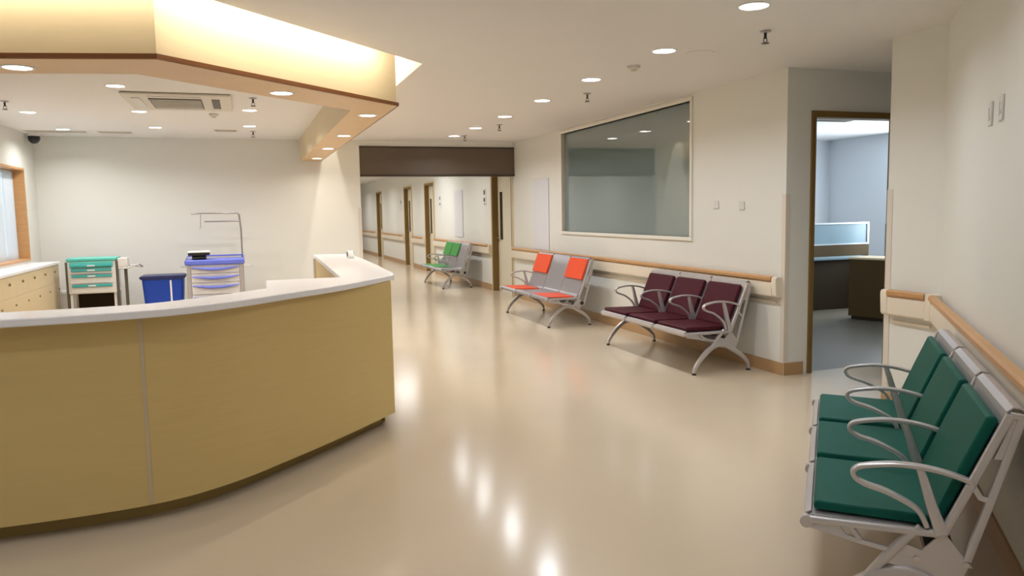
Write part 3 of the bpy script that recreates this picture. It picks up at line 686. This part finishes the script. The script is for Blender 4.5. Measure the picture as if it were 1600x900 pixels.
for x in (-hw+.06, hw-.06):
    for y in (-.18, .18): m = MB(); caster(m, x, y); m.box((x-.012, y-.012, .12), (x+.012, y+.012, .19)); m.build('caster', 'rubber', t)
m = MB(); m.tube([(hw+.005, .27, .12), (hw+.005, .27, 1.40), (hw-.015, .27, 1.64), (hw-.05, .27, 1.665), (-.22, .27, 1.665), (-.33, .27, 1.655)], .013, 8)
m.tube([(-.14, .27, 1.535), (hw-.0, .27, 1.535)], .012, 8); m.tube([(-.19, .27, 1.665), (-.20, .27, 1.44), (-.22, .27, 1.42)], .005, 6)
m.build('bracket_frame', mat('bracket_grey_metal', (.30, .28, .27), .35, metal=.5), t)
m = MB(); m.tube([(hw+.0, -.1, .845), (hw+.12, -.1, .84), (hw+.14, .05, .84)], .009, 8); m.tube([(-hw+.0, -.1, .86), (-hw-.08, -.1, .86), (-hw-.1, .05, .86)], .009, 8); m.build('side_rail', 'silver', t)
# black device with a pale cover on the blue cart
t = thing('desk_device', 'black device with a pale flat lid on the blue cart', 'device', (-.66, 12.60, .967))
MB().prism_x([(-.09, 0), (.09, 0), (.10, .05), (.03, .11), (-.07, .10), (-.10, .03)], -.10, .10).build('body', 'black', t, bevel=.012)
MB().box((-.155, -.13, .105), (.155, .13, .128)).build('lid', 'white', t, bevel=.008)
MB().box((-.15, -.125, .065), (.15, .125, .105)).build('collar', 'black', t)
# blue linen bin
t = thing('waste_bin', 'large blue plastic bin between the two medical carts', 'bin', (-1.18, 12.68, 0))
def rrect(hx, hy, r, k=5):
    P = []
    for cx, cy, a0 in ((hx-r, hy-r, 0), (-hx+r, hy-r, 90), (-hx+r, -hy+r, 180), (hx-r, -hy+r, 270)):
        for j in range(k+1):
            a = math.radians(a0+90*j/k); P.append((cx+r*math.cos(a), cy+r*math.sin(a)))
    return P
def loft(rings, m=None, caps=True):
    m = m or MB(); n = len(rings[0][0]); V = [(x, y, z) for P, z in rings for x, y in P]
    m.add(V, [(i*n+k, i*n+(k+1) % n, (i+1)*n+(k+1) % n, (i+1)*n+k) for i in range(len(rings)-1) for k in range(n)], True)
    if caps: m.add(V[:n], [tuple(range(n))[::-1]]); m.add(V[-n:], [tuple(range(n))])
    return m
loft([(rrect(.24, .19, .06), .0), (rrect(.285, .225, .07), .70)]).build('tub', 'bin', t)
loft([(rrect(.30, .24, .07), .70), (rrect(.315, .25, .075), .715), (rrect(.315, .25, .075), .74), (rrect(.29, .23, .06), .752)]).build('rim', 'binlid', t)
MB().prism_x([(-.232, .68), (-.228, .68), (-.200, .10), (-.204, .10)], .10, .125).build('stripe', 'white', t)
# small white bin left of the green cart
t = thing('pedal_bin', 'small white bin standing between the base cabinet and the teal cart', 'bin', (-2.56, 13.2, 0))
loft([(rrect(.075, .12, .03), 0), (rrect(.085, .13, .03), .50)]).build('body', 'offw', t)
loft([(rrect(.09, .135, .03), .50), (rrect(.085, .13, .03), .535)]).build('lid', 'white', t)
# ------------------------------------------------------------------ office seen through the door
t = thing('desk_partition', 'pale blue topped desk partition at the back of the office', 'partition', (8.7, 9.97, 0))
MB().box((-1.6, 0, 1.31), (.90, .05, 1.335)).box((-1.6, .0, .98), (.90, .05, 1.0)).box((.87, .0, 1.0), (.90, .05, 1.31)).build('frame', 'alu', t)
MB().box((-1.6, .015, 1.0), (.87, .035, 1.31)).build('frosted_panel', 'frost', t)
MB().box((-1.6, .0, .80), (.90, .05, .98)).build('brown_panel', 'desk', t)
MB().box((-1.6, .005, .0), (.90, .045, .80)).build('lower_panel', 'desk2', t)
t = thing('office_desk', 'dark brown office desk in front of the pale partition', 'desk', (8.5, 9.70, 0))
MB().box((-1.4, -.12, .775), (.9, .26, .80)).build('desktop', 'frost', t)
MB().box((-1.4, -.06, 0), (.9, -.04, .775)).build('front_panel', 'desk2', t)
MB().box((-1.4, -.04, 0), (-1.38, .25, .775)).build('end_panel', 'desk2', t)
t = thing('screen_divider', 'small teal framed glass divider right of the pale partition', 'divider', (9.55, 9.55, 0))
MB().box((-.02, -.02, .80), (.02, .02, 1.31)).box((.24, -.02, .80), (.28, .02, 1.31)).box((.02, -.02, 1.26), (.24, .02, 1.31)).box((.02, -.02, .80), (.24, .02, 1.06)).build('frame', mat('teal_frame', (.12, .22, .24), .4), t)
MB().box((.02, -.005, 1.06), (.24, .005, 1.26)).build('pane', mat('pale_screen', (.8, .85, .88), .2), t)
MB().box((-.05, -.2, .0), (.6, .03, .80)).build('pedestal', 'desk2', t)
ang = math.atan2(-.95, .3)
t = thing('office_cabinet', 'brown low office cabinet seen through the open door', 'cabinet', (8.06, 8.72, 0), ang)
MB().box((0, 0, .05), (1.0, .5, .85)).build('carcass', 'desk', t)
MB().box((.03, .03, 0), (.97, .47, .05)).build('plinth', 'desk2', t)
MB().box((-.01, -.01, .851), (1.01, .51, .877)).build('top', 'cab', t, bevel=.003)
vent_l = thing('ceiling_vent', 'slotted vent on the office ceiling seen at the top of the door', 'vent', (8.35, 9.45, H))
MB().box((-.32, -.1, -.012), (.32, .1, 0)).build('frame', 'ac', vent_l)
for i in range(4): MB().box((-.30, -.085+i*.045, -.018), (.30, -.06+i*.045, -.012)).build('slat', 'grille', vent_l)
